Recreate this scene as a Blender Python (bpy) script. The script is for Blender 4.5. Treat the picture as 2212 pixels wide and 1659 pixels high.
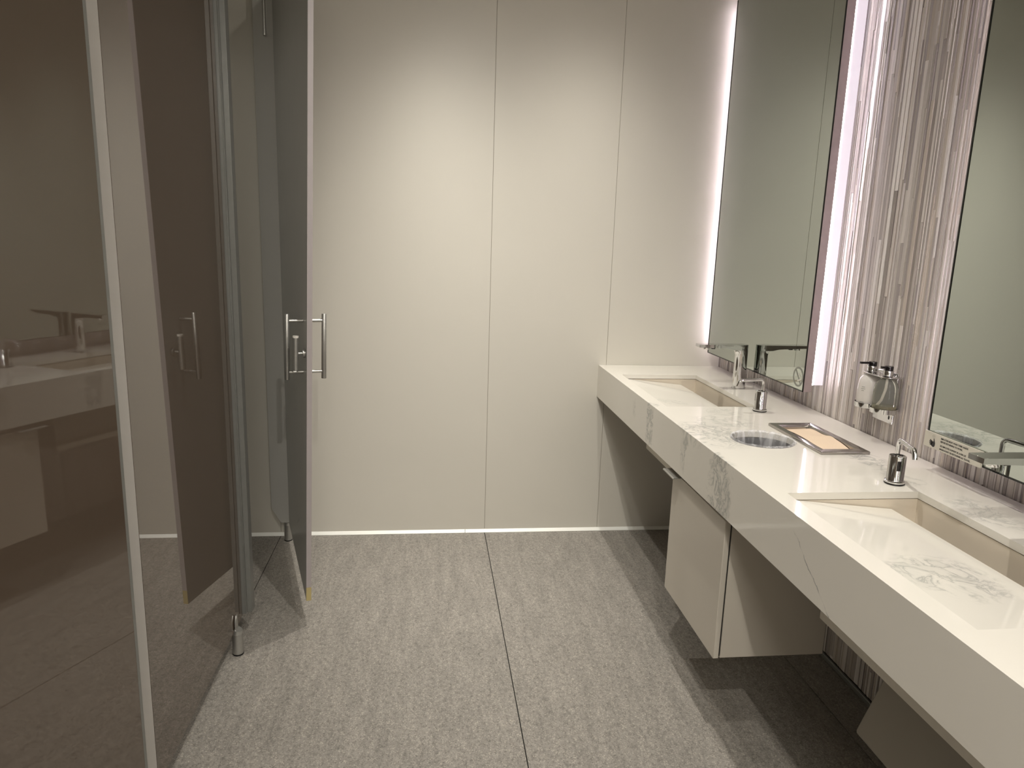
import bpy, bmesh, math, random
from mathutils import Vector, Matrix, Euler
R_ = math.radians
scn = bpy.context.scene
for o in list(bpy.data.objects): bpy.data.objects.remove(o, do_unlink=True)
random.seed(7)

# ------------------------------------------------------------------ camera, view, world
F = Vector((0.1164, 0.973, -0.1991)); RT = Vector((0.9932, -0.1126, 0.0305)); UP = Vector((-0.0073, 0.2013, 0.9795))
cd = bpy.data.cameras.new('camera'); cam = bpy.data.objects.new('camera', cd); scn.collection.objects.link(cam)
F.normalize(); RT = (RT - F * RT.dot(F)).normalized(); UP = RT.cross(F)
m = Matrix((RT, UP, -F)).transposed().to_4x4(); m.translation = (0, 0, 1.5); cam.matrix_world = m
cd.sensor_fit = 'HORIZONTAL'; cd.sensor_width = 36; cd.lens = 1544.38 / 2212 * 36; cd.clip_start = .02; cd.clip_end = 60
scn.camera = cam
vs = scn.view_settings; vs.view_transform = 'Standard'; vs.look = 'None'; vs.gamma = 1; vs.use_curve_mapping = False; vs.exposure = 0.03
w = bpy.data.worlds.new('world'); scn.world = w; w.use_nodes = True
w.node_tree.nodes['Background'].inputs[0].default_value = (1, .97, .93, 1); w.node_tree.nodes['Background'].inputs[1].default_value = .05

CEIL = 2.78
WARM = (1.0, .955, .872)
# downlights: x, y, watts, beam sharpness, aim point
DOWN = [(.02, 3.03, 132, 12, (.02, 3.03, 0)), (.71, 3.00, 80, 8, (.71, 3.00, 0)), (.27, 1.50, 104, 6, (.12, 3.1, .55)), (.71, 1.50, 84, 8, (.71, 1.50, 0)), (.20, -.10, 110, 3.5, (.15, .9, 0)), (.71, -.10, 88, 8, (.71, -.10, 0)),
        (-1.5, 2.65, 16, 2, (-1.5, 2.65, 0)), (-1.5, .9, 14, 2, (-1.5, .9, 0))]

# ------------------------------------------------------------------ helpers
def s2l(c):
    return tuple(((v / 255) / 12.92 if v / 255 <= .04045 else ((v / 255 + .055) / 1.055) ** 2.4) for v in c) + (1,)

class NT:
    def __init__(s, name):
        s.m = bpy.data.materials.new(name); s.m.use_nodes = True; s.t = s.m.node_tree
        s.b = s.t.nodes['Principled BSDF']
    def n(s, typ, **k):
        nd = s.t.nodes.new(typ)
        for a, v in k.items(): setattr(nd, a, v)
        return nd
    def l(s, a, b): s.t.links.new(a, b)
    def ramp(s, fac, stops):
        r = s.n('ShaderNodeValToRGB'); e = r.color_ramp.elements
        while len(e) > 1: e.remove(e[-1])
        e[0].position, e[0].color = stops[0]
        for p_, c in stops[1:]:
            x = e.new(p_); x.color = c
        s.l(fac, r.inputs[0]); return r.outputs[0]
    def co(s, scale=(1, 1, 1), rot=(0, 0, 0)):
        g = s.n('ShaderNodeNewGeometry'); mp = s.n('ShaderNodeMapping'); mp.inputs['Scale'].default_value = scale
        mp.inputs['Rotation'].default_value = rot
        s.l(g.outputs['Position'], mp.inputs['Vector']); return mp.outputs[0]
    def noise(s, vec, scale, detail=4, rough=.5, dist=0):
        n = s.n('ShaderNodeTexNoise'); n.inputs['Scale'].default_value = scale; n.inputs['Detail'].default_value = detail
        n.inputs['Roughness'].default_value = rough; n.inputs['Distortion'].default_value = dist
        s.l(vec, n.inputs['Vector']); return n.outputs['Fac']
    def mix(s, fac, a, b, mode='MIX'):
        x = s.n('ShaderNodeMix', data_type='RGBA', blend_type=mode)
        for i, v in ((0, fac), (6, a), (7, b)):
            if hasattr(v, 'links') or hasattr(v, 'is_linked'): s.l(v, x.inputs[i])
            else: x.inputs[i].default_value = v
        return x.outputs[2]
    def math(s, op, a, b=None, c=None):
        x = s.n('ShaderNodeMath', operation=op)
        for i, v in enumerate((a, b, c)):
            if v is None: continue
            if hasattr(v, 'is_linked'): s.l(v, x.inputs[i])
            else: x.inputs[i].default_value = v
        return x.outputs[0]
    def bump(s, h, strength=.2, dist=.002):
        b = s.n('ShaderNodeBump'); b.inputs['Strength'].default_value = strength; b.inputs['Distance'].default_value = dist
        s.l(h, b.inputs['Height']); s.l(b.outputs[0], s.b.inputs['Normal'])
    def set(s, **k):
        for a, v in k.items():
            s.b.inputs[a.replace('_', ' ')].default_value = v
        return s

def simple(name, col, rough=.5, metal=0, ior=1.5, nscale=60, namt=.05, bump=0, **k):
    t = NT(name); c = s2l(col)
    f = t.noise(t.co(), nscale, 3)
    d = tuple(max(0, v * (1 - namt)) for v in c[:3]) + (1,); l = tuple(min(1, v * (1 + namt)) for v in c[:3]) + (1,)
    t.l(t.mix(f, d, l), t.b.inputs['Base Color'])
    t.set(Roughness=rough, Metallic=metal, IOR=ior, **k)
    if bump: t.bump(f, bump, .001)
    return t.m

M = {}
M['paint'] = simple('painted_wall_panel', (213, 209, 199), .42, nscale=3, namt=.02)
M['ceil'] = simple('ceiling_paint', (225, 220, 210), .8, nscale=3, namt=.02)
M['chrome'] = simple('polished_chrome', (215, 215, 215), .045, 1, nscale=20, namt=.02)
M['chrome_dull'] = simple('satin_steel', (190, 189, 185), .38, .85, nscale=120, namt=.08)
M['steel'] = simple('brushed_steel', (170, 166, 162), .18, 1, nscale=150, namt=.06)
M['alu'] = simple('aluminium_profile', (126, 126, 122), .35, .2, nscale=40, namt=.08)
M['edge_dull'] = simple('door_edge_band', (172, 164, 164), .45, .0, nscale=25, namt=.05)
M['edge_old'] = simple('yellowed_edge', (186, 170, 120), .5, nscale=25, namt=.06)
M['edge'] = simple('panel_edge_band', (224, 219, 213), .45, .0, nscale=25, namt=.04)
M['inner'] = simple('grey_laminate_inner_face', (182, 181, 176), .32, 0, nscale=8, namt=.04)
M['glass'] = simple('brown_back_painted_glass', (88, 76, 65), .02, 0, 2.1, nscale=5, namt=.03)
M['black'] = simple('black_rubber', (12, 11, 12), .5)
M['blackgloss'] = simple('black_plastic', (18, 15, 17), .15)
M['bevel'] = simple('dark_bevelled_mirror_edge', (14, 15, 14), .12, 0)
M['cab'] = simple('cabinet_laminate', (205, 198, 186), .32, nscale=4, namt=.02)
M['basin'] = simple('cream_solid_surface', (224, 213, 196), .3, nscale=6, namt=.05)
M['joint'] = simple('panel_joint', (150, 138, 122), .7)
M['dark'] = simple('dark_gap', (20, 18, 16), .7)
M['trim'] = simple('bright_floor_trim', (246, 246, 240), .35, .1, nscale=30, namt=.02)
M['side'] = simple('mottled_aluminium_mirror_side', (165, 152, 152), .5, .35, nscale=28, namt=.16)
M['sign'] = simple('sign_plate', (205, 200, 188), .35, nscale=20, namt=.02)
M['ink'] = simple('dark_print', (38, 38, 40), .5)
M['inkgrey'] = simple('grey_print', (84, 82, 80), .5)
M['etch'] = simple('frosted_grey_print', (140, 142, 134), .6)
M['towel'] = simple('unbleached_paper', (226, 205, 178), .85, nscale=220, namt=.05, bump=.2)
M['white'] = simple('white_plastic', (225, 220, 212), .4)
M['binsteel'] = simple('bin_inner_steel', (92, 92, 92), .4, .6, nscale=20, namt=.1)
M['lotion'] = simple('milky_bottle', (218, 214, 210), .12, nscale=10, namt=.02)
M['rail'] = simple('grey_support_rail', (214, 209, 196), .5)
M['shroud'] = simple('plumbing_cover_laminate', (150, 144, 132), .45, nscale=5, namt=.03)
# mirror
t = NT('silver_mirror'); t.l(t.mix(t.noise(t.co(), 2), (.51, .55, .52, 1), (.52, .56, .53, 1)), t.b.inputs['Base Color']); t.set(Metallic=1, Roughness=.0); M['mirror'] = t.m
# clear parts
t = NT('clear_plastic_bottle'); t.set(Roughness=.05, IOR=1.3, **{'Transmission_Weight': .93, 'Base_Color': (.86, .87, .80, 1)})
t.bump(t.noise(t.co(), 30), .02); M['clear'] = t.m
t = NT('amber_soap_liquid'); t.set(Roughness=.05, IOR=1.33, **{'Transmission_Weight': .8}); t.l(t.mix(t.noise(t.co(), 9), (.55, .5, .30, 1), (.62, .56, .36, 1)), t.b.inputs['Base Color']); M['soap'] = t.m
t = NT('thin_bin_bag_film'); f = t.noise(t.co((1, 1, .12)), 46, 3, .5, .6)
t.l(t.ramp(f, [(.35, (.80, .80, .82, 1)), (.6, (.92, .92, .94, 1))]), t.b.inputs['Base Color']); t.l(t.ramp(f, [(.38, (.16,) * 3 + (1,)), (.7, (.55,) * 3 + (1,))]), t.b.inputs['Alpha'])
t.set(Roughness=.3); t.bump(f, .5, .003); M['bag'] = t.m
# emitters
def emit(name, col, st):
    t = NT(name); f = t.noise(t.co((1, 1, 1)), 2)
    t.l(t.mix(f, tuple(v * .97 for v in col[:3]) + (1,), col), t.b.inputs['Emission Color']); t.b.inputs['Emission Strength'].default_value = st
    t.b.inputs['Base Color'].default_value = (.8, .78, .82, 1); t.set(Roughness=.4); return t.m
M['led'] = emit('led_strip_light', (1.0, .88, .98, 1), 60)
M['ledglow'] = emit('lit_acrylic_side', (.84, .76, .90, 1), .45)
M['lamp'] = emit('downlight_diffuser', WARM + (1,), 3.0)

# floor: flecked stone-effect sheet with faint streaks along the room
t = NT('speckled_grey_floor')
streak = t.noise(t.co((9, 1.6, 1)), 3.0, 5, .6, .3); fine = t.noise(t.co(), 420, 2, .6); mid = t.noise(t.co((1, .55, 1)), 90, 3, .6)
c = t.ramp(streak, [(.3, s2l((130, 126, 120))), (.7, s2l((150, 145, 138)))])
c = t.mix(.75, c, t.ramp(mid, [(.3, (.62, .62, .62, 1)), (.5, (1, 1, 1, 1)), (.75, (1.18, 1.17, 1.15, 1))]), 'MULTIPLY')
v = t.n('ShaderNodeTexVoronoi', feature='F1'); v.inputs['Scale'].default_value = 330; t.l(t.co(), v.inputs['Vector'])
sep = t.n('ShaderNodeSeparateColor'); t.l(v.outputs['Color'], sep.inputs[0])
c = t.mix(.9, c, t.ramp(sep.outputs[0], [(0, (.55, .54, .53, 1)), (.14, (.8, .8, .8, 1)), (.3, (1, 1, 1, 1)), (.86, (1.0, 1.0, 1.0, 1)), (.93, (1.55, 1.52, 1.48, 1))]), 'MULTIPLY')
t.l(c, t.b.inputs['Base Color']); t.set(Roughness=.5); t.bump(mid, .12, .001); M['floor'] = t.m

# veined white stone: places of the veined patches (centre, radii, strength)
BLOBS = [((.855, 2.83, .83), (.02, .03, .05), .5), ((.855, 2.61, .82), (.03, .045, .12), .9), ((.855, 2.225, .83), (.02, .03, .09), .8), ((.93, 2.20, .889), (.10, .17, .03), .75), ((1.03, 2.34, .889), (.13, .10, .03), .55),
         ((.855, 1.925, .80), (.025, .085, .17), 1.0), ((1.30, 1.93, .889), (.055, .16, .03), .8), ((1.33, 1.49, .889), (.05, .12, .03), .6), ((1.05, 1.23, .86), (.12, .10, .06), .75),
         ((1.09, 2.47, .889), (.07, .10, .03), .35), ((1.0, 2.78, .87), (.07, .06, .05), .35), ((1.30, 1.72, .889), (.04, .05, .03), .5), ((.855, .55, .82), (.03, .12, .14), .9), ((1.1, .4, .889), (.15, .2, .03), .7)]
def marble(name, base):
    t = NT(name)
    vec = t.co((1, 1, 1), (0, 0, .35))
    warp = t.noise(vec, 2.2, 6, .62)
    wob = t.n('ShaderNodeTexNoise'); wob.inputs['Scale'].default_value = 14; wob.inputs['Detail'].default_value = 4; t.l(vec, wob.inputs['Vector'])
    g = t.n('ShaderNodeNewGeometry')
    w1 = t.n('ShaderNodeVectorMath', operation='MULTIPLY_ADD'); t.l(wob.outputs['Color'], w1.inputs[0]); w1.inputs[1].default_value = (.09, .09, .09); w1.inputs[2].default_value = (-.045, -.045, -.045)
    w2 = t.n('ShaderNodeVectorMath', operation='ADD'); t.l(w1.outputs[0], w2.inputs[0]); t.l(g.outputs['Position'], w2.inputs[1])
    mask = None
    for c_, r_, a_ in BLOBS:
        q1 = t.n('ShaderNodeVectorMath', operation='SUBTRACT'); t.l(w2.outputs[0], q1.inputs[0]); q1.inputs[1].default_value = c_
        q2 = t.n('ShaderNodeVectorMath', operation='DIVIDE'); t.l(q1.outputs[0], q2.inputs[0]); q2.inputs[1].default_value = r_
        q3 = t.n('ShaderNodeVectorMath', operation='LENGTH'); t.l(q2.outputs[0], q3.inputs[0])
        v_ = t.math('MULTIPLY', t.math('MULTIPLY', t.math('MAXIMUM', t.math('SUBTRACT', 1.15, q3.outputs['Value']), 0), 2.2), a_)
        v_ = t.math('MINIMUM', v_, a_)
        mask = v_ if mask is None else t.math('MAXIMUM', mask, v_)
    n = t.n('ShaderNodeTexNoise'); n.inputs['Scale'].default_value = 16; n.inputs['Detail'].default_value = 8; n.inputs['Roughness'].default_value = .62; n.inputs['Distortion'].default_value = 1.1
    t.l(vec, n.inputs['Vector'])
    ridge = t.math('ABSOLUTE', t.math('SUBTRACT', n.outputs['Fac'], .5))
    web = t.ramp(ridge, [(0, (1, 1, 1, 1)), (.012, (.65, .65, .65, 1)), (.05, (.12,) * 3 + (1,)), (.11, (0, 0, 0, 1))])
    cloud = t.ramp(n.outputs['Fac'], [(.40, (0, 0, 0, 1)), (.6, (.35, .35, .35, 1))])
    v1 = t.math('MULTIPLY', t.math('ADD', web, t.math('MULTIPLY', cloud, .5)), mask)
    sp = t.n('ShaderNodeSeparateXYZ'); t.l(w2.outputs[0], sp.inputs[0]); so = t.n('ShaderNodeSeparateXYZ'); t.l(g.outputs['Position'], so.inputs[0])
    fine = t.math('MULTIPLY', t.math('SUBTRACT', t.noise(vec, 40, 5, .6), .5), .02)
    wz = t.math('ADD', t.math('MULTIPLY', so.outputs[2], .7), t.math('MULTIPLY', sp.outputs[2], .3)); wy = t.math('ADD', t.math('MULTIPLY', so.outputs[1], .7), t.math('MULTIPLY', sp.outputs[1], .3))
    ln = t.math('ABSOLUTE', t.math('ADD', t.math('SUBTRACT', t.math('SUBTRACT', wy, 1.47), t.math('MULTIPLY', t.math('SUBTRACT', wz, .836), 1.4)), fine))
    line = t.ramp(ln, [(0, (1, 1, 1, 1)), (.0015, (.7, .7, .7, 1)), (.004, (0, 0, 0, 1))])
    inr = t.math('MULTIPLY', t.math('MULTIPLY', t.math('LESS_THAN', so.outputs[0], .8548), t.math('GREATER_THAN', so.outputs[1], 1.28)), t.math('LESS_THAN', so.outputs[1], 1.49))
    pz = t.ramp(t.noise(vec, 30, 3), [(.42, (.12,) * 3 + (1,)), (.56, (1, 1, 1, 1))])
    f = t.math('MINIMUM', t.math('ADD', t.math('MULTIPLY', v1, .75), t.math('MULTIPLY', t.math('MULTIPLY', line, pz), inr)), 1)
    col = t.mix(warp, s2l(base), s2l(tuple(min(255, x + 6) for x in base)))
    t.l(t.mix(f, col, s2l((138, 140, 138))), t.b.inputs['Base Color']); t.set(Roughness=.07, IOR=1.55)
    return t.m
M['marble'] = marble('veined_white_quartz', (224, 220, 211))

# strip tile
t = NT('mixed_stone_and_glass_strip_tile'); g = t.n('ShaderNodeNewGeometry'); r = g.outputs['Random Per Island']
c = t.ramp(r, [(0, s2l((150, 142, 138))), (.14, s2l((200, 192, 184))), (.3, s2l((222, 217, 212))), (.45, s2l((176, 168, 162))), (.6, s2l((234, 230, 226))), (.75, s2l((196, 186, 174))), (.9, s2l((158, 150, 148)))])
c = t.mix(.35, c, t.ramp(t.noise(t.co((1, 1, .08)), 160, 3), [(.35, (.75, .73, .7, 1)), (.65, (1.1, 1.1, 1.1, 1))]), 'MULTIPLY')
t.l(c, t.b.inputs['Base Color'])
h2 = t.math('FRACT', t.math('MULTIPLY', r, 37.7))
t.l(t.ramp(h2, [(0, (.12,) * 3 + (1,)), (.35, (.18,) * 3 + (1,)), (.5, (.5,) * 3 + (1,))]), t.b.inputs['Roughness']); M['tile'] = t.m

COL = scn.collection
def shade(o, ang=35):
    me = o.data
    for p_ in me.polygons: p_.use_smooth = True
    try: me.set_sharp_from_angle(angle=R_(ang))
    except Exception: pass
def tagit(o, label=None, cat=None, group=None, kind=None):
    if label: o['label'] = label
    if cat: o['category'] = cat
    if group: o['group'] = group
    if kind: o['kind'] = kind
    return o
def wpos(p_):
    v = Vector((0, 0, 0))
    while p_ is not None: v += p_.location; p_ = p_.parent
    return v
def obj(name, bm, mat, parent=None, smooth=None, bevel=0, seg=2):
    """link a bmesh given in world coordinates as one mesh object"""
    off = wpos(parent)
    if off.length: bmesh.ops.translate(bm, verts=bm.verts, vec=-off)
    bmesh.ops.recalc_face_normals(bm, faces=bm.faces)
    me = bpy.data.meshes.new(name); bm.to_mesh(me); bm.free()
    mats = mat if isinstance(mat, (list, tuple)) else [mat]
    for x in mats: me.materials.append(x)
    o = bpy.data.objects.new(name, me); COL.objects.link(o); o.parent = parent
    if bevel:
        b = o.modifiers.new('bevel', 'BEVEL'); b.width = bevel; b.segments = seg; b.limit_method = 'ANGLE'; b.angle_limit = R_(40); b.harden_normals = False
    if smooth or bevel: shade(o, smooth or 35)
    return o
def struct(name, bm, mat, **k):
    o = obj(name, bm, mat, **k); o['kind'] = 'structure'; return o
def thing(name, label, cat, loc, group=None):
    o = bpy.data.objects.new(name, None); o.empty_display_size = .05; COL.objects.link(o); o.location = loc
    return tagit(o, label, cat, group)
def box(bm, a, b, mi=0):
    x0, y0, z0 = a; x1, y1, z1 = b
    v = [bm.verts.new(p_) for p_ in ((x0, y0, z0), (x1, y0, z0), (x1, y1, z0), (x0, y1, z0), (x0, y0, z1), (x1, y0, z1), (x1, y1, z1), (x0, y1, z1))]
    fs = []
    for q in ((0, 3, 2, 1), (4, 5, 6, 7), (0, 1, 5, 4), (1, 2, 6, 5), (2, 3, 7, 6), (3, 0, 4, 7)):
        f = bm.faces.new([v[i] for i in q]); f.material_index = mi; fs.append(f)
    return v, fs
def B(a, b): bm = bmesh.new(); box(bm, a, b); return bm
def lathe(bm, prof, c, n=40, sx=1, sy=1, cap=True):
    """prof: list of (r, z) ; c centre (x,y,z0)"""
    rings = []
    for r_, z in prof:
        rings.append([bm.verts.new((c[0] + sx * r_ * math.cos(2 * math.pi * i / n), c[1] + sy * r_ * math.sin(2 * math.pi * i / n), c[2] + z)) for i in range(n)])
    for a, b in zip(rings, rings[1:]):
        for i in range(n): bm.faces.new((a[i], a[(i + 1) % n], b[(i + 1) % n], b[i]))
    if cap:
        bm.faces.new(rings[0][::-1]); bm.faces.new(rings[-1])
    return rings
def tube(bm, pts, r_, n=20, cap=True, rads=None):
    pts = [Vector(p_) for p_ in pts]; rings = []; T0 = None; N = None
    for i, p_ in enumerate(pts):
        T = (pts[min(i + 1, len(pts) - 1)] - pts[max(i - 1, 0)]).normalized()
        if N is None:
            N = T.orthogonal().normalized()
        else:
            N = (N - T * N.dot(T)).normalized()
        Bn = T.cross(N); rr = rads[i] if rads else r_
        rings.append([bm.verts.new(p_ + (N * math.cos(2 * math.pi * k / n) + Bn * math.sin(2 * math.pi * k / n)) * rr) for k in range(n)])
    for a, b in zip(rings, rings[1:]):
        for i in range(n): bm.faces.new((a[i], a[(i + 1) % n], b[(i + 1) % n], b[i]))
    if cap: bm.faces.new(rings[0][::-1]); bm.faces.new(rings[-1])
def fillet(pts, rad, k=7):
    pts = [Vector(p_) for p_ in pts]; out = [pts[0]]
    for a, b, c in zip(pts, pts[1:], pts[2:]):
        d1 = min(rad, (a - b).length * .45, (c - b).length * .45)
        p0 = b + (a - b).normalized() * d1; p1 = b + (c - b).normalized() * d1
        for i in range(k + 1):
            u = i / k; out.append(p0 * (1 - u) ** 2 + b * 2 * u * (1 - u) + p1 * u * u)
    out.append(pts[-1]); return out
def prism(bm, poly, axis, a, b):
    """poly: 2D list, extruded along axis index from a to b"""
    def P(u, v_, w_):
        return {0: (w_, u, v_), 1: (u, w_, v_), 2: (u, v_, w_)}[axis]
    A = [bm.verts.new(P(u, v_, a)) for u, v_ in poly]; Bv = [bm.verts.new(P(u, v_, b)) for u, v_ in poly]
    bm.faces.new(A[::-1]); bm.faces.new(Bv)
    for i in range(len(poly)): j = (i + 1) % len(poly); bm.faces.new((A[i], A[j], Bv[j], Bv[i]))

# ------------------------------------------------------------------ room
YB, XW, YN, XL = 3.4866, 1.4832, -2.3, -2.35
# floor sheets with dark joints between (one structure)
bm = bmesh.new()
js = [XL, -.73, .2963, 1.33, XW + .05]
for a, b in zip(js, js[1:]):
    for y0, y1 in ((YN, .62), (.62, YB + .02)):
        box(bm, (a + .0017, y0 + .0012, -.03), (b - .0017, y1 - .0012, 0))
box(bm, (XL, YN, -.06), (XW + .05, YB + .02, -.006), 1)
struct('floor', bm, [M['floor'], M['dark']])
struct('ceiling', B((XL - .1, YN - .1, CEIL), (XW + .1, YB + .1, CEIL + .05)), M['ceil'])
# back wall panels
bm = bmesh.new(); js = [XL, -.73, .2965, .8937, XW]
for a, b in zip(js, js[1:]): box(bm, (a + .0009, YB, .012), (b - .0009, YB + .02, CEIL))
box(bm, (XL, YB + .004, 0), (XW + .1, YB + .06, CEIL), 1)
struct('wall_back', bm, [M['paint'], M['joint']])
bm = bmesh.new()
for a, b in ((XL, .194), (.196, XW - .002)): prism(bm, [(YB + .003, .0), (YB - .013, .0), (YB - .013, .002), (YB - .0005, .0155), (YB + .003, .0155)], 0, a, b)
struct('baseboard_back', bm, M['trim'], bevel=.001)
struct('wall_left', B((XL - .06, YN, 0), (XL, YB + .06, CEIL)), M['paint'])
struct('wall_front', B((XL - .06, YN - .06, 0), (XW + .1, YN, CEIL)), M['paint'])
# right wall: strips of tile
bm = bmesh.new()
y = YN
while y < YB:
    wd = random.choice([.003, .004, .005, .006, .006, .008, .010, .014]) ; wd = min(wd, YB - y)
    z = random.uniform(-.9, -.05)
    while z < CEIL:
        ln = random.uniform(.25, 1.1); z1 = min(z + ln, CEIL); z0 = max(z, .02)
        if z1 > z0 + .005:
            dpt = random.choice([0, .0004, .001, .0016, .0022])
            x0 = XW - dpt
            v = [bm.verts.new(q) for q in ((x0, y + .0003, z0 + .0003), (x0, y + wd - .0003, z0 + .0003), (x0, y + wd - .0003, z1 - .0003), (x0, y + .0003, z1 - .0003),
                                          (XW + .004, y + .0003, z0 + .0003), (XW + .004, y + wd - .0003, z0 + .0003), (XW + .004, y + wd - .0003, z1 - .0003), (XW + .004, y + .0003, z1 - .0003))]
            for q in ((0, 3, 2, 1), (0, 1, 5, 4), (1, 2, 6, 5), (2, 3, 7, 6), (3, 0, 4, 7)): bm.faces.new([v[i] for i in q])
        z += ln
    y += wd
v, fs = box(bm, (XW + .0035, YN, 0), (XW + .1, YB + .06, CEIL), 1)
struct('wall_right', bm, [M['tile'], M['inkgrey']])
struct('baseboard_right', B((XW - .012, YN, 0), (XW - .0022, YB - .005, .018)), M['alu'], bevel=.002)

# ------------------------------------------------------------------ downlights
for i, (x, y, wt, cone, aim) in enumerate(DOWN):
    desc = ['nearest the back wall above the open stall door', 'over the far sink', 'over the middle of the corridor', 'over the near sink', 'over the corridor behind the camera',
            'over the counter end behind the camera', 'inside the far stall', 'inside the near stall'][i]
    L = thing('downlight', 'round recessed ceiling downlight ' + desc, 'ceiling light', (x, y, CEIL), 'recessed ceiling downlights')
    bm = bmesh.new()
    ro = lathe(bm, [(.062, 0), (.062, -.006), (.05, -.009), (.044, -.004), (.040, 0)], (x, y, CEIL), 40, cap=False)
    obj('rim', bm, M['white'], L, smooth=40)
    bm = bmesh.new(); lathe(bm, [(.040, -.003), (.040, -.0015)], (x, y, CEIL), 32); obj('diffuser', bm, M['lamp'], L)
    ld = bpy.data.lights.new('spot', 'SPOT'); ld.energy = wt; ld.color = WARM; ld.spot_size = R_(155); ld.spot_blend = .4
    ld.use_nodes = True; lt = ld.node_tree; em = next(n_ for n_ in lt.nodes if n_.type == 'EMISSION')
    tc = lt.nodes.new('ShaderNodeTexCoord'); sx_ = lt.nodes.new('ShaderNodeSeparateXYZ'); ab = lt.nodes.new('ShaderNodeMath'); ab.operation = 'ABSOLUTE'; pw = lt.nodes.new('ShaderNodeMath'); pw.operation = 'POWER'; pw.inputs[1].default_value = cone
    lt.links.new(tc.outputs['Normal'], sx_.inputs[0]); lt.links.new(sx_.outputs[2], ab.inputs[0]); lt.links.new(ab.outputs[0], pw.inputs[0]); lt.links.new(pw.outputs[0], em.inputs['Strength'])
    ld.use_shadow = True; ld.shadow_soft_size = .018
    lo = bpy.data.objects.new('lamp_light', ld); COL.objects.link(lo); lo.location = (0, 0, -.03); lo.parent = L
    lo.rotation_euler = (Vector(aim) - Vector((x, y, CEIL - .03))).to_track_quat('-Z', 'Y').to_euler()

for i, (x, y, e_) in enumerate(((.0, -.95, 4), (.0, -1.75, 34))):  # unseen panels added for soft fill light from behind the camera
    L = thing('fill_light_panel', ['added square fill light panel in the ceiling behind the camera', 'added square fill light panel in the ceiling at the near end of the room'][i], 'ceiling light', (x, y, CEIL), 'added fill light panels')
    bm = bmesh.new()
    for a, b in (((-.32, -.32), (.32, -.30)), ((-.32, .30), (.32, .32)), ((-.32, -.30), (-.30, .30)), ((.30, -.30), (.32, .30))): box(bm, (x + a[0], y + a[1], CEIL - .012), (x + b[0], y + b[1], CEIL - .0005))
    obj('rim', bm, M['white'], L)
    obj('diffuser', B((x - .30, y - .30, CEIL - .006), (x + .30, y + .30, CEIL - .002)), M['lamp'], L)
    ld = bpy.data.lights.new('panel', 'AREA'); ld.energy = e_; ld.color = WARM; ld.size = .58
    lo = bpy.data.objects.new('fill_light', ld); COL.objects.link(lo); lo.location = (0, 0, -.014); lo.parent = L

# ------------------------------------------------------------------ vanity counter
XF, ZT, ZA = .8546, .8886, .7257
YC0 = -1.6
SX0, SX1 = .907, 1.268
SINKS = [(2.580, 3.229), (.984, 1.633), (-.612, .037)]
HOLE = (1.074, 2.12, .100); TOW = (1.186, 1.330, 1.962, 2.292)
ZS = .870
def plate(bm, xs, ys, z0, z1, holes):
    """slab built as a grid, leaving out cells in holes; shared verts so it is one surface"""
    xs = sorted(set(xs)); ys = sorted(set(ys)); V = {}
    def vv(i, j, k):
        if (i, j, k) not in V: V[(i, j, k)] = bm.verts.new((xs[i], ys[j], (z0, z1)[k]))
        return V[(i, j, k)]
    nx, ny = len(xs) - 1, len(ys) - 1
    def solid(i, j):
        if i < 0 or j < 0 or i >= nx or j >= ny: return False
        cx, cy = (xs[i] + xs[i + 1]) / 2, (ys[j] + ys[j + 1]) / 2
        return not any(a < cx < b and c_ < cy < d for a, b, c_, d in holes)
    for i in range(nx):
        for j in range(ny):
            if not solid(i, j): continue
            bm.faces.new((vv(i, j, 1), vv(i + 1, j, 1), vv(i + 1, j + 1, 1), vv(i, j + 1, 1)))
            bm.faces.new((vv(i, j, 0), vv(i, j + 1, 0), vv(i + 1, j + 1, 0), vv(i + 1, j, 0)))
            for di, dj, q in ((-1, 0, ((i, j), (i, j + 1))), (1, 0, ((i + 1, j + 1), (i + 1, j))), (0, -1, ((i + 1, j), (i, j))), (0, 1, ((i, j + 1), (i + 1, j + 1)))):
                if not solid(i + di, j + dj):
                    (a, b), (c_, d) = q; bm.faces.new((vv(a, b, 0), vv(a, b, 1), vv(c_, d, 1), vv(c_, d, 0)))
    return V
hx, hy, hr = HOLE; hs = .106
hq = (hx - hs, hx + hs, hy - hs, hy + hs)
bm = bmesh.new()
holes = [(SX0, SX1, a, b) for a, b in SINKS] + [hq, TOW]
plate(bm, [XF, SX0, SX1, hq[0], hq[1], TOW[0], TOW[1], XW - .0045], [YC0, YB - .001] + [v for s in SINKS for v in s] + [hq[2], hq[3], TOW[2], TOW[3]], ZS, ZT, holes)
# plate with the round opening
n = 64
sq = []; ci = []
for k in range(n):
    a = 2 * math.pi * k / n; c_, s_ = math.cos(a), math.sin(a); q = hs / max(abs(c_), abs(s_))
    sq.append((hx + c_ * q, hy + s_ * q)); ci.append((hx + c_ * hr, hy + s_ * hr))
for z, flip in ((ZT, 0), (ZS, 1)):
    S = [bm.verts.new((x, y, z)) for x, y in sq]; Cc = [bm.verts.new((x, y, z)) for x, y in ci]
    for k in range(n):
        q = (S[k], S[(k + 1) % n], Cc[(k + 1) % n], Cc[k]); bm.faces.new(q[::-1] if flip else q)
    if z == ZT: C1 = Cc
for k in range(n): bm.faces.new((C1[k], C1[(k + 1) % n], Cc[(k + 1) % n], Cc[k]))
# apron
box(bm, (XF, YC0, ZA), (XF + .02, YB - .001, ZS))
counter = obj('vanity_counter', bm, M['marble'])
tagit(counter, 'long white counter with grey veins running the length of the striped tile wall', 'counter')

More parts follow.
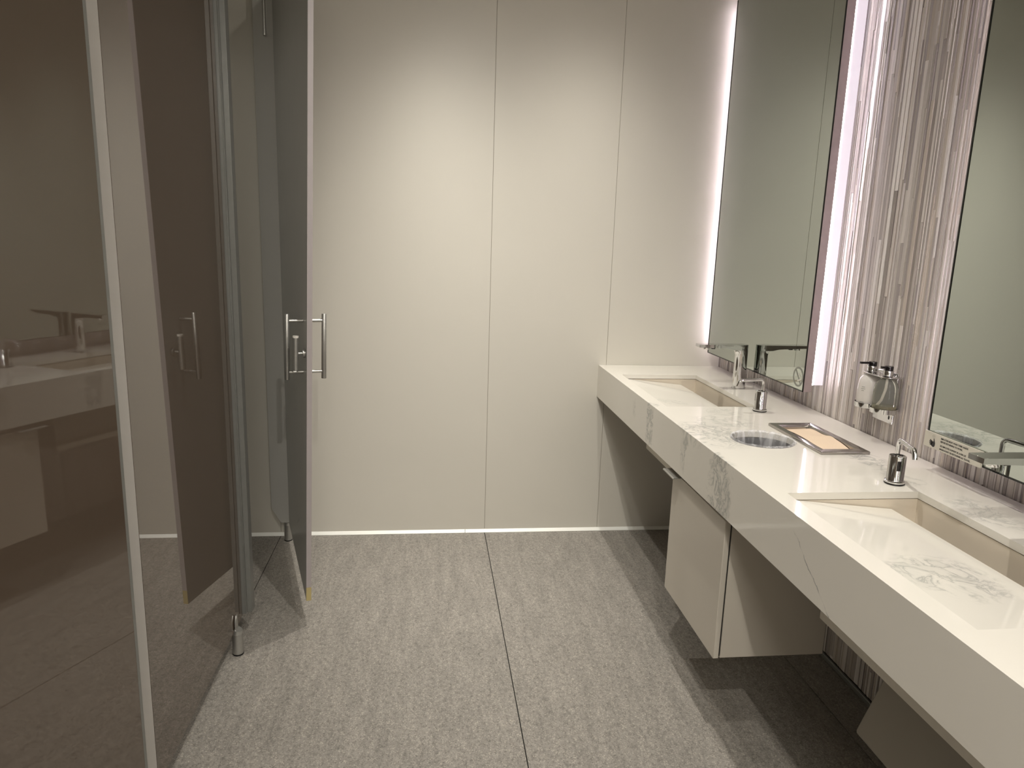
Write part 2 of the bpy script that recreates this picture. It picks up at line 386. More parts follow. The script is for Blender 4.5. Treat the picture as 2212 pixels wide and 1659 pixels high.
# sinks
for i, (y0, y1) in enumerate(SINKS):
    lab = ['far white trough sink with sloped drain slab, next to the back wall', 'near white trough sink with sloped drain slab, at the right edge of the photo', 'white trough sink behind the camera at the near end of the counter'][i]
    S = thing('trough_sink', lab, 'sink', ((SX0 + SX1) / 2, (y0 + y1) / 2, .74), 'trough sinks in the counter')
    g = .0025; e = .014
    bm = bmesh.new()
    ZB = .775
    for a, b in (((SX0 - e, y0 - e, ZB), (SX1 + e, y0 - g, ZS - g)), ((SX0 - e, y1 + g, ZB), (SX1 + e, y1 + e, ZS - g)),
                 ((SX1 + g, y0 - g, ZB), (SX1 + e, y1 + g, ZS - g)), ((SX0 - e, y0 - g, ZB), (SX0 - g, y1 + g, ZS - g)), ((SX0 - e, y0 - e, ZB - .02), (SX1 + e, y1 + e, ZB))):
        box(bm, a, b)
    obj('basin_wall', bm, M['basin'], S)
    bm = bmesh.new()
    prism(bm, [(SX0 - .0, .8690), (SX0 + .03, .8685), (1.198, .8420), (1.200, .8400), (1.199, .822), (SX0 - .0, .850)], 1, y0 + .0008, y1 - .0008)
    r_ = obj('drain_slab', bm, M['marble'], S); r_['label'] = 'sloped veined stone slab filling the basin'
    bm = bmesh.new(); box(bm, (SX1 - .06, y0 + .002, ZB), (SX1 - .01, y1 - .002, ZB + .002)); obj('drain_slot', bm, M['steel'], S)
    # rail and plumbing cover below
    C_ = thing('sink_plumbing_cover', ['grey plumbing cover hanging under the far sink', 'grey plumbing cover hanging under the near sink, below the counter apron', 'grey plumbing cover under the sink behind the camera'][i], 'plumbing cover', (1.2, (y0 + y1) / 2, .26), 'plumbing covers under the sinks')
    off = y1
    bm = bmesh.new(); box(bm, (1.060, y0 - .01, .516), (1.085, y1 + .035, .541)); obj('rail', bm, M['rail'], C_, bevel=.002)
    bm = bmesh.new(); box(bm, (1.085, y0 + .0, .516), (1.36, y1 + .03, .7535)); obj('trough_box', bm, M['shroud'], C_)
    bm = bmesh.new()
    if i: prism(bm, [(1.196, .5155), (1.36, .5155), (1.36, .27), (1.112, .27), (1.106, .276), (1.106, .284)], 1, y0 + .06, off - .113)
    if i: obj('cover_box', bm, M['shroud'], C_, bevel=.006)

# ------------------------------------------------------------------ cabinet with the waste bin
CB = thing('waste_cabinet', 'wall-hung off-white cabinet under the counter between the two sinks', 'cabinet', (1.05, 2.13, .256))
bm = bmesh.new()
for a, b in (((.897, 1.899, .256), (1.232, 1.915, .7245)), ((.897, 2.345, .256), (1.232, 2.361, .7245)), ((.897, 1.915, .256), (1.232, 2.345, .272)), ((1.222, 1.915, .272), (1.232, 2.345, .7245)), ((.897, 1.915, .272), (.905, 2.345, .7245))): box(bm, a, b)
obj('body', bm, M['cab'], CB, bevel=.001)
dr = obj('door', B((.874, 1.897, .255), (.892, 2.363, .7035)), M['cab'], CB, bevel=.002)
bm = bmesh.new(); box(bm, (.846, 2.275, .7045), (.893, 2.385, .7065)); prism(bm, [(.846, .7065), (.8435, .7055), (.8425, .702), (.844, .7005), (.846, .7035)], 1, 2.275, 2.385)
h = obj('handle', bm, M['chrome_dull'], dr); h['label'] = 'satin metal edge pull'
obj('gasket_or_gap_shade', B((.892, 1.903, .26), (.897, 2.357, .70)), M['dark'], CB)  # dark sheet standing in for the shade in the gap behind the door
# bracket shown beyond the cabinet
# waste bin inside
W = thing('waste_bin', 'steel waste bin seen through the round opening in the counter', 'bin', (hx, hy, .30))
bm = bmesh.new(); lathe(bm, [(.094, .3), (.0965, .3), (.0965, .868), (.0945, .868), (.0925, .302), (.0, .302)], (hx, hy, 0), 56, cap=False); obj('bin_body', bm, M['binsteel'], W, smooth=40)
# bin bag
bm = bmesh.new(); n = 150; rings = []
prof = [(.0985, -.0005 + .0012), (.1012, .0016), (.1022, .0035), (.100, .0062), (.0955, .0055), (.092, -.002), (.0885, -.03), (.087, -.08), (.085, -.16), (.082, -.28), (.074, -.42), (.03, -.5)]
def wr(k, j): return math.sin(k * .37 + j * .3) * .5 + math.sin(k * .91 + 1.3 * j) * .3 + math.sin(k * 2.1 + 2) * .25
for j, (r_, z) in enumerate(prof):
    ring = []
    for k in range(n):
        a = 2 * math.pi * k / n; amp = [.0012, .0016, .0020, .002, .0022, .003, .004, .005, .006, .007, .01, .008][j]
        rr = r_ + amp * wr(k, j * .4); zz = ZT + z + ((.0016 * wr(k + 40, j)) if 2 <= j <= 4 else 0)
        if j <= 1: zz = ZT + .0012
        if j >= 5: rr = min(rr, .0915)
        ring.append(bm.verts.new((hx + rr * math.cos(a), hy + rr * math.sin(a), max(zz, ZT + .0012) if j < 5 else zz)))
    rings.append(ring)
for a, b in zip(rings, rings[1:]):
    for k in range(n): bm.faces.new((a[k], a[(k + 1) % n], b[(k + 1) % n], b[k]))
bag = obj('bin_bag', bm, M['bag'], None, smooth=60)
tagit(bag, 'crumpled clear plastic bin bag folded over the round opening in the counter', 'bin bag')

# ------------------------------------------------------------------ paper towel dispenser in the counter
TX0, TX1, TY0, TY1 = 1.1805, 1.339, 1.954, 2.300
T = thing('paper_towel_dispenser', 'recessed rectangular steel paper towel dispenser set in the counter beside the round opening', 'towel dispenser', ((TX0 + TX1) / 2, (TY0 + TY1) / 2, ZT))
bm = bmesh.new()
def loop(x0, x1, y0, y1, z): return [bm.verts.new(p_) for p_ in ((x0, y0, z), (x1, y0, z), (x1, y1, z), (x0, y1, z))]
z = ZT + .0006
L_ = [loop(TX0, TX1, TY0, TY1, z), loop(TX0, TX1, TY0, TY1, z + .0075), loop(TX0 + .002, TX1 - .002, TY0 + .002, TY1 - .002, z + .009), loop(TX0 + .022, TX1 - .022, TY0 + .030, TY1 - .022, z + .0085),
      loop(TX0 + .024, TX1 - .024, TY0 + .032, TY1 - .024, z + .007), loop(TX0 + .027, TX1 - .027, TY0 + .034, TY1 - .027, z - .004), loop(TX0 + .027, TX1 - .027, TY0 + .034, TY1 - .027, ZS), loop(TX0 + .01, TX1 - .01, TY0 + .01, TY1 - .01, ZS), loop(TX0 + .01, TX1 - .01, TY0 + .01, TY1 - .01, z)]
for a, b in zip(L_, L_[1:] + L_[:1]):
    for k in range(4): bm.faces.new((a[k], a[(k + 1) % 4], b[(k + 1) % 4], b[k]))
obj('frame', bm, M['steel'], T, bevel=.0006)
bm = bmesh.new(); bx = (TX0 + .012, TX1 - .012, TY0 + .012, TY1 - .012)
for a, b in (((bx[0], bx[2], .735), (bx[1], bx[3], .737)), ((bx[0], bx[2], .735), (bx[0] + .001, bx[3], ZS - .001)), ((bx[1] - .001, bx[2], .735), (bx[1], bx[3], ZS - .001)),
             ((bx[0], bx[2], .735), (bx[1], bx[2] + .001, ZS - .001)), ((bx[0], bx[3] - .001, .735), (bx[1], bx[3], ZS - .001))): box(bm, a, b)
obj('towel_well', bm, M['dark'], T)
# towels: stack with one puckered top sheet
bm = bmesh.new(); nx, ny = 14, 40; G = []
px0, px1, py0, py1 = TX0 + .029, TX1 - .029, TY0 + .036, TY1 - .029
for j in range(ny + 1):
    row = []
    for i in range(nx + 1):
        u, v_ = i / nx, j / ny; x = px0 + (px1 - px0) * u; y = py0 + (py1 - py0) * v_
        z = ZT - .004 + .0125 * math.sin(math.pi * min(1, max(0, v_))) ** .5 * (1 - .25 * u) + .003 * math.exp(-((v_ - .48) / .09) ** 2) * u * 1.6
        z -= .012 * math.exp(-(v_ / .05)) * (1.1 - u * .3) + .014 * math.exp(-((1 - v_) / .05)) * (1 - .8 * u)
        z -= .002 * math.sin(v_ * 11 + 1) * u
        row.append(bm.verts.new((x, y, z)))
    G.append(row)
for j in range(ny):
    for i in range(nx): bm.faces.new((G[j][i], G[j][i + 1], G[j + 1][i + 1], G[j + 1][i]))
ret = bmesh.ops.extrude_face_region(bm, geom=bm.faces[:]); vs_ = [e for e in ret['geom'] if isinstance(e, bmesh.types.BMVert)]
bmesh.ops.translate(bm, verts=vs_, vec=(0, 0, -.0008))
P = obj('paper_towel', bm, M['towel'], None, smooth=50); tagit(P, 'tan folded paper towels bulging out of the steel dispenser in the counter', 'paper towels')
bm = bmesh.new(); box(bm, (px0 - .0005, py0 - .0005, .738), (px1 + .0005, py1 + .0005, ZT - .022)); obj('towel_stack', bm, M['towel'], P)

# ------------------------------------------------------------------ faucets
def faucet(x, y, lab):
    A = thing('sensor_faucet', lab, 'faucet', (x, y, ZT), 'chrome faucets at the sinks')
    bm = bmesh.new(); z0 = ZT + .0005; zt = ZT + .193
    rx, ry = .0265, .0225
    # column: superellipse sections flowing into the spout
    n = 36
    def sec(cx, a, b, z, e=2.6):
        out = []
        for k in range(n):
            t_ = 2 * math.pi * k / n; c_, s_ = math.cos(t_), math.sin(t_)
            out.append(bm.verts.new((cx + a * math.copysign(abs(c_) ** (2 / e), c_), y + b * math.copysign(abs(s_) ** (2 / e), s_), z)))
        return out
    rings = [sec(x, rx, ry, z0), sec(x, rx, ry, z0 + .10), sec(x, rx, ry, zt - .045), sec(x - .002, rx + .002, ry, zt - .030), sec(x - .006, rx + .006, ry, zt - .024)]
    for a, b in zip(rings, rings[1:]):
        for k in range(n): bm.faces.new((a[k], a[(k + 1) % n], b[(k + 1) % n], b[k]))
    bm.faces.new(rings[0][::-1]); bm.faces.new(rings[-1])
    obj('column', bm, M['chrome'], A, smooth=50)
    bm = bmesh.new(); xe = 1.150
    # spout: profile in XZ with rounded plan at the column end
    bot = [(x + rx, zt - .0245), (x - rx - .012, zt - .0245), (x - rx - .035, zt - .0185), (x - rx - .06, zt - .0165), (xe + .02, zt - .0130), (xe, zt - .0125)]
    def wid(xx):
        if xx > x - .004: return ry * math.sqrt(max(.0, 1 - ((xx - (x - .004)) / (rx + .0045)) ** 2.4))
        return ry
    xs = [xe + (x - .004 - xe) * i / 16 for i in range(17)] + [x - .004 + (rx + .0040) * math.sin(i / 12 * math.pi / 2) for i in range(1, 13)]
    def zb(xx):
        for (xa, za), (xb, zb_) in zip(bot, bot[1:]):
            if xb <= xx <= xa: return zb_ + (za - zb_) * ((xx - xb) / (xa - xb))
        return bot[0][1]
    st = []
    for xx in xs:
        h_ = max(wid(xx), .0012); st.append([bm.verts.new(p_) for p_ in ((xx, y - h_, zb(xx)), (xx, y - h_, zt), (xx, y + h_, zt), (xx, y + h_, zb(xx)))])
    for a, b in zip(st, st[1:]):
        for k in range(4): bm.faces.new((a[k], a[(k + 1) % 4], b[(k + 1) % 4], b[k]))
    bm.faces.new(st[0]); bm.faces.new(st[-1][::-1])
    obj('spout', bm, M['chrome'], A, bevel=.0012)
    bm = bmesh.new(); lathe(bm, [(.0125, -.010), (.0135, -.008), (.0135, 0)], (xe + .040, y, zt - .0135), 28); obj('aerator', bm, M['chrome'], A, smooth=40)
    bm = bmesh.new(); box(bm, (xe + .062, y - .007, zt - .021), (xe + .078, y + .007, zt - .0145)); obj('sensor', bm, M['blackgloss'], A, bevel=.001)
    bm = bmesh.new(); lathe(bm, [(.030, .0003), (.030, .003), (.028, .004)], (x, y, ZT), 40, 1, .88); obj('base_ring', bm, M['chrome'], A, smooth=40)
faucet(1.350, 2.936, 'tall chrome faucet at the far sink, in front of the first mirror')
faucet(1.350, 1.327, 'tall chrome faucet at the near sink, cut off by the right edge of the photo')
faucet(1.350, -.27, 'tall chrome faucet at the sink behind the camera')

# ------------------------------------------------------------------ deck soap dispensers
def dispenser(x, y, ang, lab, sens_ang, L=.088, hz=.122):
    A = thing('soap_dispenser', lab, 'soap dispenser', (x, y, ZT), 'chrome deck soap dispensers')
    bm = bmesh.new(); lathe(bm, [(.0255, .0003), (.0262, .002), (.0255, .0042)], (x, y, ZT), 40); obj('gasket_or_gap_shade', bm, M['blackgloss'], A, smooth=40)
    bm = bmesh.new(); lathe(bm, [(.0250, .0043), (.0255, .0055), (.0250, .0090), (.0220, .0100), (.0212, .0110), (.0212, .0765), (.0205, .0778), (.0172, .0778), (.0170, .0755), (.0001, .0755)], (x, y, ZT), 48, cap=False)
    obj('body', bm, M['chrome'], A, smooth=40)
    d = Vector((math.cos(ang), math.sin(ang), 0)); p0 = Vector((x, y, ZT))
    bm = bmesh.new(); tube(bm, fillet([p0 + Vector((0, 0, .0745)) - d * .006, p0 + Vector((0, 0, hz)) - d * .006, p0 + d * L + Vector((0, 0, hz - .004)), p0 + d * (L + .009) + Vector((0, 0, hz - .027))], .019, 8), .0062, 20)
    obj('spout', bm, M['chrome'], A, smooth=40)
    s = Vector((math.cos(sens_ang), math.sin(sens_ang), 0)); q = Vector((-s.y, s.x, 0))
    bm = bmesh.new()
    pr = []
    for k in range(5):
        a = sens_ang + (k - 2) / 2 * .24
        pr.append((x + .0216 * math.cos(a), y + .0216 * math.sin(a)))
    inner = [(x + .0200 * math.cos(sens_ang + (k - 2) / 2 * .24), y + .0200 * math.sin(sens_ang + (k - 2) / 2 * .24)) for k in range(5)][::-1]
    prism(bm, pr + inner, 2, ZT + .040, ZT + .067); obj('sensor_window', bm, M['blackgloss'], A)
dispenser(1.248, 2.510, R_(180), 'chrome deck soap dispenser beside the far sink, spout pointing into the room', R_(158))
dispenser(1.243, 1.697, R_(257), 'chrome deck soap dispenser at the near sink corner, black sensor window facing out', R_(250), L=.088)

# ------------------------------------------------------------------ mirrors
XM = 1.395; KM = .9908
def kz(z): return 1.5 - (1.5 - z) * KM
def mirror(y0, y1, i, lab):
    A = thing('wall_mirror', lab, 'mirror', (XM, (y0 + y1) / 2, .964), 'backlit wall mirrors')
    z0, z1 = kz(.964), 2.60
    obj('mirror_glass', B((XM + .001, y0 + .004, z0 + .004), (XM + .004, y1 - .004, z1)), M['mirror'], A)
    bm = bmesh.new(); x0, x1 = XM - .0005, XM + .0045
    box(bm, (x0, y0, z0), (x1, y1, z0 + .004)); box(bm, (x0, y1 - .0045, z0 + .004), (x1, y1, z1)); box(bm, (x0, y0, z0 + .004), (x1, y0 + .002, z1))
    obj('frame', bm, M['bevel'], A)
    bm = bmesh.new(); box(bm, (XM + .0045, y0, z0), (XM + .036, y1, z1)); obj('backing_panel', bm, M['side'], A)
    zb = z0 + .026
    bm = bmesh.new(); box(bm, (XM + .040, y0 + .001, zb), (XW - .010, y1 - .001, z1)); lb = obj('light_box', bm, M['ledglow'], A); lb['label'] = 'glowing lavender light box behind the mirror'
    for a, b in ((y0 + .0005, y0 + .006), (y1 - .006, y1 - .0005)):
        s_ = obj('led_strip', B((XM + .0361, a, zb), (XM + .0399, b, z1)), M['led'], A); s_['label'] = 'bright white light strip along the mirror edge'
    return A
m1 = mirror(2.507 * KM, 3.455 * KM, 0, 'tall backlit mirror beside the back wall with a no smoking mark in its lower corner')
m2 = mirror(.86 * KM, 1.8135 * KM, 1, "tall backlit mirror at the photo's right edge, hand washing sign on it")
m3 = mirror(-.79, .165, 2, 'tall backlit mirror behind the camera over the end of the counter')
# no smoking decal, printed on the glass
cy, cz, rr = 2.5500 * KM, kz(1.0150), .0382
D = None
bm = bmesh.new(); n = 56
def flatring(bm, r0, r1, x, sq_=1.0):
    A_ = [bm.verts.new((x, cy + r0 * math.cos(2 * math.pi * k / n), cz + r0 * math.sin(2 * math.pi * k / n))) for k in range(n)]
    B_ = [bm.verts.new((x, cy + r1 * math.cos(2 * math.pi * k / n), cz + r1 * math.sin(2 * math.pi * k / n))) for k in range(n)]
    for k in range(n): bm.faces.new((A_[k], A_[(k + 1) % n], B_[(k + 1) % n], B_[k]))
flatring(bm, rr - .0075, rr, XM + .0006)
def quad(bm, pts, x): bm.faces.new([bm.verts.new((x, cy - u, cz + v_)) for u, v_ in pts])
a = math.radians(-50)  # slash from upper left to lower right
c_, s_ = math.cos(a), math.sin(a)
def rot(pts): return [(u * c_ - v_ * s_, u * s_ + v_ * c_) for u, v_ in pts]
quad(bm, rot([(-.033, -.0035), (.033, -.0035), (.033, .0035), (-.033, .0035)]), XM + .00055)
no = obj('no_smoking_mark', bm, M['etch'], m1); no['label'] = 'grey printed no smoking symbol'
bm = bmesh.new()
# cigarette and smoke
quad(bm, [(-.004, -.018), (.022, -.010), (.022, -.005), (-.004, -.013)], XM + .0005)
pts = [(0.003 + .006 * math.sin(k * .9) + k * .0008, .002 + k * .0021) for k in range(11)]
for (u, v_), (u2, v2) in zip(pts, pts[1:]): quad(bm, [(u, v_), (u + .0035, v_), (u2 + .0035, v2), (u2, v2)], XM + .0005)
pts = [(0.010 + .005 * math.sin(k * 1.1 + 1) + k * .0005, .000 + k * .0020) for k in range(9)]
for (u, v_), (u2, v2) in zip(pts, pts[1:]): quad(bm, [(u, v_), (u + .0025, v_), (u2 + .0025, v2), (u2, v2)], XM + .0005)
obj('cigarette_smoke', bm, M['white'], no)

# ------------------------------------------------------------------ hand washing sign
SG = thing('hand_washing_sign', 'narrow beige sign with a hand pictogram on the lower left corner of the right mirror', 'sign', (XM, 1.694, .968))
xs_ = XM - .0065
obj('sign_plate', B((xs_, 1.600 * KM, kz(.9615)), (XM - .0007, 1.8145 * KM, kz(1.0055))), M['sign'], SG, bevel=.0006)
def text(body, size, y, z, x, mat, parent, name='lettering', sx=1.0):
    cu = bpy.data.curves.new(name, 'FONT'); cu.body = body; cu.size = size; cu.extrude = .00012; cu.offset = size * .018
    tmp = bpy.data.objects.new('tmp_text', cu); COL.objects.link(tmp)
    dg = bpy.context.evaluated_depsgraph_get(); me = bpy.data.meshes.new_from_object(tmp.evaluated_get(dg)); bpy.data.objects.remove(tmp, do_unlink=True)
    off = wpos(parent)
    for v in me.vertices:
        u, w_, e_ = v.co; v.co = Vector((x - e_, y - u * sx, z + w_)) - off
    me.materials.clear(); me.materials.append(mat); me.name = name
    o = bpy.data.objects.new(name, me); COL.objects.link(o); o.parent = parent; return o
XS = xs_ - .0002
LN = [('EMPLOYEES MUST WASH THEIR HANDS', .9965), ('BEFORE RETURNING TO WORK.', .9880), ('LES EMPLOYÉS DOIVENT SE LAVER LES', .9762), ('MAINS AVANT DE RETOURNER AU TRAVAIL.', .9672)]
for body, z in LN: text(body, .0066, 1.7495 * KM, kz(z) - .0012, XS, M['ink'], SG, sx=.86)
bm = bmesh.new()
def hp(pts):
    bm.faces.new([bm.verts.new((XS, 1.7800 * KM - u, kz(.9785) + v_)) for u, v_ in pts])
def disc(u, v_, r_, n=14): hp([(u + r_ * math.cos(2 * math.pi * k / n), v_ + r_ * math.sin(2 * math.pi * k / n)) for k in range(n)])
hp([(-.003, -.0100), (.004, -.0125), (.009, -.0110), (.0110, -.0060), (.0108, .0000), (.0085, .0045), (.0060, .0105), (.0042, .0125), (.0028, .0118), (.0040, .0060), (.0035, .0030), (-.001, .002), (-.004, .0015), (-.0045, -.008)])
for k, (l, z) in enumerate(((-.0105, .0050), (-.0120, .0012), (-.0115, -.0030), (-.0095, -.0072))):
    z2 = z * .8 - .0016
    hp([(l, z - .0014), (l + .001, z - .0017), (-.001, z2 - .0018), (0, z2 + .0012), (l + .001, z + .0015), (l, z + .0012)])
for u, v_ in ((.0010, .0165), (.0035, .0190), (.0005, .0205), (.0042, .0228), (-.0022, .0175), (-.0028, .0212), (.0062, .0175), (.0068, .0208), (.0010, .0240)): disc(u, v_ - .0025, .0007, 8)
obj('hand_pictogram', bm, M['ink'], SG)

# ------------------------------------------------------------------ bottle holder on the tile wall
H = thing('bottle_holder', 'chrome wall bracket holding two pump bottles, on the striped tile between the mirrors', 'bracket', (XW, 2.10, .95))
bm = bmesh.new(); box(bm, (XW - .008, 2.068, .952), (XW - .0026, 2.170, 1.118)); obj('back_plate', bm, M['chrome'], H, bevel=.003)
bm = bmesh.new(); lathe(bm, [(.0035, -.001), (.0035, 0)], (0, 0, 0), 16)
bmesh.ops.rotate(bm, verts=bm.verts, cent=(0, 0, 0), matrix=Matrix.Rotation(math.pi / 2, 3, 'Y')); 
bmesh.ops.scale(bm, vec=(1, 1, 1.9), verts=bm.verts); bmesh.ops.translate(bm, verts=bm.verts, vec=(XW - .0075, 2.084, .972)); obj('keyhole', bm, M['black'], H)
BY = [2.060, 2.144]; BX = 1.436; BZ = 1.0005
for yy in BY:
    bm = bmesh.new(); lathe(bm, [(.0375, -.0045), (.0405, -.004), (.0405, .011), (.0388, .011), (.0385, -.001), (.0, -.001)], (BX, yy, BZ - .001), 48, cap=False); obj('cup_ring', bm, M['chrome'], H, smooth=40)
bm = bmesh.new(); box(bm, (BX + .036, BY[0] - .02, BZ - .004), (XW - .0078, BY[1] + .015, BZ + .008)); obj('lower_arm', bm, M['chrome'], H, bevel=.001)
# upper plate with openings for the necks
bm = bmesh.new(); zc = 1.1085
out = []
for k in range(19): a = math.pi / 2 + math.pi * (k / 18); 
poly = [(XW - .0078, BY[0] - .026), (XW - .0078, BY[1] + .026), (BX, BY[1] + .026)]
poly += [(BX - .026 * math.sin(a), BY[1] + .026 * math.cos(a)) for a in [i / 8 * math.pi / 2 for i in range(1, 9)]]
poly += [(BX - .026 * math.cos(a), BY[0] - .026 * math.sin(a)) for a in [i / 8 * math.pi / 2 for i in range(0, 9)]]
prism(bm, poly, 2, zc, zc + .003); obj('top_plate', bm, M['chrome'], H, bevel=.001)
def bottle(yy, lab, milky):
    A = thing('pump_bottle', lab, 'soap bottle', (BX, yy, BZ), 'pump bottles in the wall bracket')
    prof = [(.030, .0005), (.034, .0015), (.0358, .006), (.0360, .045), (.0358, .065), (.0345, .078), (.0310, .089), (.0250, .097), (.0175, .1025), (.0140, .1045), (.0135, .1070)]
    bm = bmesh.new(); lathe(bm, prof, (BX, yy, BZ), 48); obj('bottle_body', bm, M['lotion' if milky else 'clear'], A, smooth=50)
    if not milky:
        ip = [(.032, .002), (.0342, .006), (.0343, .020)]
        bm = bmesh.new(); lathe(bm, ip, (BX, yy, BZ), 40); obj('soap_liquid', bm, M['soap'], A, smooth=50)
        bm = bmesh.new(); tube(bm, [(BX, yy, BZ + .1), (BX - .002, yy - .001, BZ + .07), (BX - .006, yy + .004, BZ + .035), (BX - .012, yy + .016, BZ + .008)], .0032, 12); obj('dip_tube', bm, M['white'], A, smooth=50)
    bm = bmesh.new(); lathe(bm, [(.0145, .112), (.0150, .113), (.0150, .1285), (.0140, .130)], (BX, yy, BZ), 36); obj('collar', bm, M['chrome'], A, smooth=40)
    bm = bmesh.new(); lathe(bm, [(.0125, .1302), (.0130, .132), (.0130, .1425), (.0120, .1440)], (BX, yy, BZ), 32)
    box(bm, (BX - .043 if milky else BX - .026, yy - .004, BZ + .1370), (BX - .009, yy + .004, BZ + .1432)); obj('pump_head', bm, M['blackgloss'], A, smooth=40)
    if milky:
        for (z0, a0, a1) in ((.062, 2.55, 2.85), (.056, 2.5, 2.9), (.050, 2.6, 2.85), (.012, 2.5, 2.9)):
            bm = bmesh.new(); pts = [a0 + (a1 - a0) * k / 6 for k in range(7)]
            ov = [(BX + .03625 * math.cos(-a), yy + .03625 * math.sin(-a)) for a in pts]; iv = [(BX + .0359 * math.cos(-a), yy + .0359 * math.sin(-a)) for a in pts][::-1]
            prism(bm, ov + iv, 2, BZ + z0, BZ + z0 + .0016); obj('label_print', bm, M['etch'], A)
bottle(BY[1], 'milky white pump bottle, left of the two in the chrome wall bracket', True)
bottle(BY[0], 'nearly empty clear pump bottle, right of the two in the wall bracket', False)

# ------------------------------------------------------------------ toilet stalls
PT = 2.50; XP = -.682
def panel_obj(tname, lab, y0, y1, z0, jamb):
    A = thing(tname, lab, 'stall panel', (XP, (y0 + y1) / 2, z0), 'stall front panels')
    obj('core', B((XP - .028, y0, z0), (XP - .0045, y1, PT)), M['inner'], A)
    obj('glass_face', B((XP - .0045, y0 + .0008, z0), (XP, y1 - .0008, PT)), M['glass'], A)
    e = obj('edge_band', B((XP - .0285, y0 - .0012, z0), (XP - .0008, y0 - .0001, PT)), M['edge'], A); e['label'] = 'pale edge strip'
    if jamb:
        bm = bmesh.new(); box(bm, (XP - .028, y1 + .0036, z0 + .004), (XP + .012, y1 + .060, PT)); box(bm, (XP + .012, y1 + .0010, z0 + .004), (XP + .0135, y1 + .060, PT)); box(bm, (XP + .0135, y1 + .018, z0 + .004), (XP + .031, y1 + .060, PT))
        obj('door_stop_profile', bm, M['alu'], A, bevel=.0008)
        obj('seal', B((XP - .024, y1, z0), (XP - .002, y1 + .0034, PT)), M['black'], A)
    return A
P2 = panel_obj('stall_panel', 'brown glass stall panel between the near door and the open door, reflecting the room', 1.687, 2.535, .092, True)
P3 = panel_obj('stall_panel', 'brown glass stall panel behind the camera', -1.3, .62, .092, True)
def foot(x, y, lab, tongue):
    A = thing('panel_foot', lab, 'support foot', (x, y, 0), 'metal feet under the stall panels')
    bm = bmesh.new(); lathe(bm, [(.0195, .0005), (.0195, .005)], (x, y, 0), 36); obj('rubber_base', bm, M['black'], A, smooth=40)
    bm = bmesh.new(); r0 = lathe(bm, [(.0185, .005), (.0185, .079), (.0190, .080), (.0190, .083), (.0185, .084), (.0185, .098)], (x, y, 0), 40)
    for v in r0[-1]:
        v.co.z += (v.co.x - x) * -.35
    obj('post', bm, M['chrome_dull'], A, smooth=40)
    if tongue:
        bm = bmesh.new(); prism(bm, [(y - .015, .085), (y + .012, .085), (y + .012, .150), (y - .002, .150), (y - .015, .130)], 0, x - .0035, x + .0005)
        obj('clamp_plate', bm, M['chrome_dull'], A, bevel=.0006)
    return A
foot(-.675, 2.432, 'brushed metal foot at the near side of the open stall doorway', True)
foot(-.684, 3.426, 'brushed metal foot by the back wall at the hinge of the open stall door', False)
foot(-.690, .55, 'brushed metal foot under the stall panel behind the camera', True)
# hinge pilaster at the back wall
A = thing('hinge_pilaster', 'narrow dark grey post at the back wall carrying the open stall door', 'post', (-.715, 3.45, .1))
bm = bmesh.new(); prism(bm, [(-.755, .175), (-.755, PT), (-.664, PT), (-.664, .10), (-.712, .10)], 1, 3.405, YB - .006); obj('post_body', bm, M['inner'], A)
bm = bmesh.new(); tube(bm, [(-.706, 3.398, 2.32), (-.706, 3.398, 2.46)], .007, 16); box(bm, (-.715, 3.404, 2.33), (-.695, 3.415, 2.45)); obj('top_hinge', bm, M['chrome_dull'], A)

# open door (slightly warped: leans out at the top of its free edge)
th = R_(15.0); dd = Vector((-math.sin(th), math.cos(th), 0)); nn = Vector((math.cos(th), math.sin(th), 0)); FR = Vector((-.463, 2.617, 0)); DW = .805
def dp(s, h, z): return FR + s * dd + (h + .028 * (z - .1) * (1 - s / .815)) * nn + Vector((0, 0, z))
DO = thing('stall_door', 'open stall door standing out into the room, seen nearly edge on', 'stall door', tuple(dp(DW, .01, .1)), 'stall doors')
def slab(s0, s1, h0, h1, z0, z1, ns=8, nz=10):
    bm = bmesh.new(); V = {}
    for i in range(ns + 1):
        for k in range(nz + 1):
            for q in (0, 1): V[i, k, q] = bm.verts.new(dp(s0 + (s1 - s0) * i / ns, (h0, h1)[q], z0 + (z1 - z0) * k / nz))
    for i in range(ns):
        for k in range(nz):
            for q in (0, 1): bm.faces.new((V[i, k, q], V[i + 1, k, q], V[i + 1, k + 1, q], V[i, k + 1, q]))
    for k in range(nz):
        for i in (0, ns): bm.faces.new((V[i, k, 0], V[i, k + 1, 0], V[i, k + 1, 1], V[i, k, 1]))
    for i in range(ns):
        for k in (0, nz): bm.faces.new((V[i, k, 0], V[i + 1, k, 0], V[i + 1, k, 1], V[i, k, 1]))
    return bm
obj('core', slab(.001, DW, 0, .0135, .1, PT), M['inner'], DO)
obj('glass_face', slab(.002, DW, .0135, .018, .1, PT), M['glass'], DO)
e = obj('edge_band', slab(0, .001, -.0003, .0185, .155, PT, 1), M['edge_dull'], DO); e['label'] = 'pale edge strip'
e = obj('edge_band', slab(0, .001, -.0003, .0185, .1, .1545, 1, 2), M['edge_old'], DO); e['label'] = 'yellowed bottom of the edge strip'
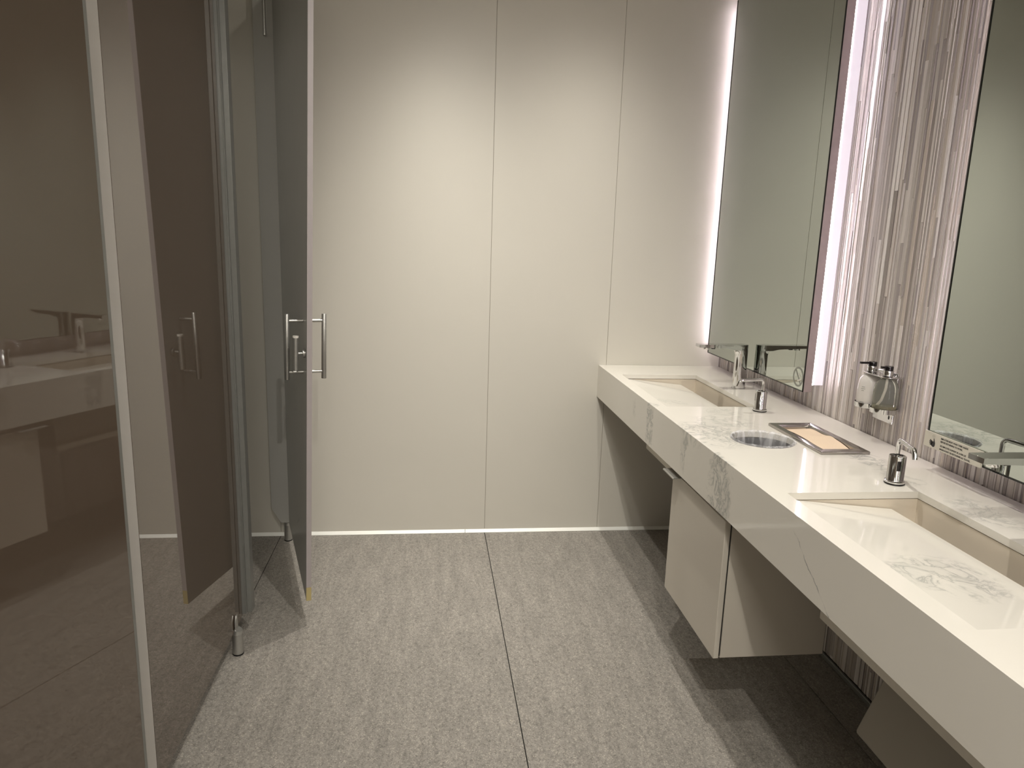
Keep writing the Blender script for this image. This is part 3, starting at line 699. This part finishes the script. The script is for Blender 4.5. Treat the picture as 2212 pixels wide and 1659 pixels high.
def bar(hh):
    bm = bmesh.new(); zz0, zz1 = .957, 1.203
    tube(bm, [dp(.10, hh, zz0), dp(.10, hh, zz0 + .0015), dp(.10, hh, zz1 - .0015), dp(.10, hh, zz1)], .0095, 24, rads=[.0085, .0095, .0095, .0085])
    h0 = 0 if hh < 0 else .018
    for z in (.985, 1.178): tube(bm, [dp(.10, h0, z), dp(.10, hh, z)], .0062, 18)
    return obj('pull_handle', bm, M['chrome_dull'], DO, smooth=40)
bar(-.058); bar(.076)
bm = bmesh.new(); z = 1.064
tube(bm, [dp(.045, -.001, z), dp(.045, -.009, z)], .0165, 28); tube(bm, [dp(.045, -.009, z), dp(.045, -.026, z)], .005, 14)
tube(bm, [dp(.045, -.034, 1.002), dp(.045, -.034, 1.122)], .0105, 24)
lk = obj('lock_lever', bm, M['chrome_dull'], DO, smooth=40)
bm = bmesh.new(); tube(bm, [dp(.045, -.034, 1.122), dp(.045, -.034, 1.129)], .0110, 24); obj('white_cap', bm, M['white'], lk, smooth=40)
bm = bmesh.new(); tube(bm, [dp(.045, .018, z), dp(.045, .024, z)], .0155, 28); obj('indicator', bm, M['chrome_dull'], DO, smooth=40)

# near door, a little ajar
ang = R_(14.09); C0 = -.98127
dn = Vector((math.sin(ang), math.cos(ang), 0)); n1 = Vector((math.cos(ang), -math.sin(ang), 0))
yE = 1.511; E1 = Vector(((C0 + yE * math.sin(ang)) / math.cos(ang), yE, 0))
DN = thing('stall_door', 'brown glass stall door at the left edge of the photo, reflecting the counter and faucet', 'stall door', tuple(E1 + Vector((0, 0, .1))), 'stall doors')
def slab1(s0, s1, h0, h1, z0, z1):
    bm = bmesh.new(); v, _ = box(bm, (0, 0, 0), (1, 1, 1))
    for vv_ in v: s, h_, z = vv_.co; vv_.co = E1 - dn * (s0 + (s1 - s0) * s) + n1 * (h0 + (h1 - h0) * h_) + Vector((0, 0, z0 + (z1 - z0) * z))
    return bm
obj('core', slab1(0, DW, -.024, -.0045, .1, PT), M['inner'], DN)
obj('glass_face', slab1(.0075, DW, -.0045, 0, .1, PT), M['glass'], DN)
e = obj('edge_profile', slab1(-.0012, .0075, -.0245, .0003, .1, PT), M['alu'], DN)
# partitions between stalls
struct('wall_stall', B((XL, 1.60, 0), (-.76, 1.63, PT)), M['inner'])
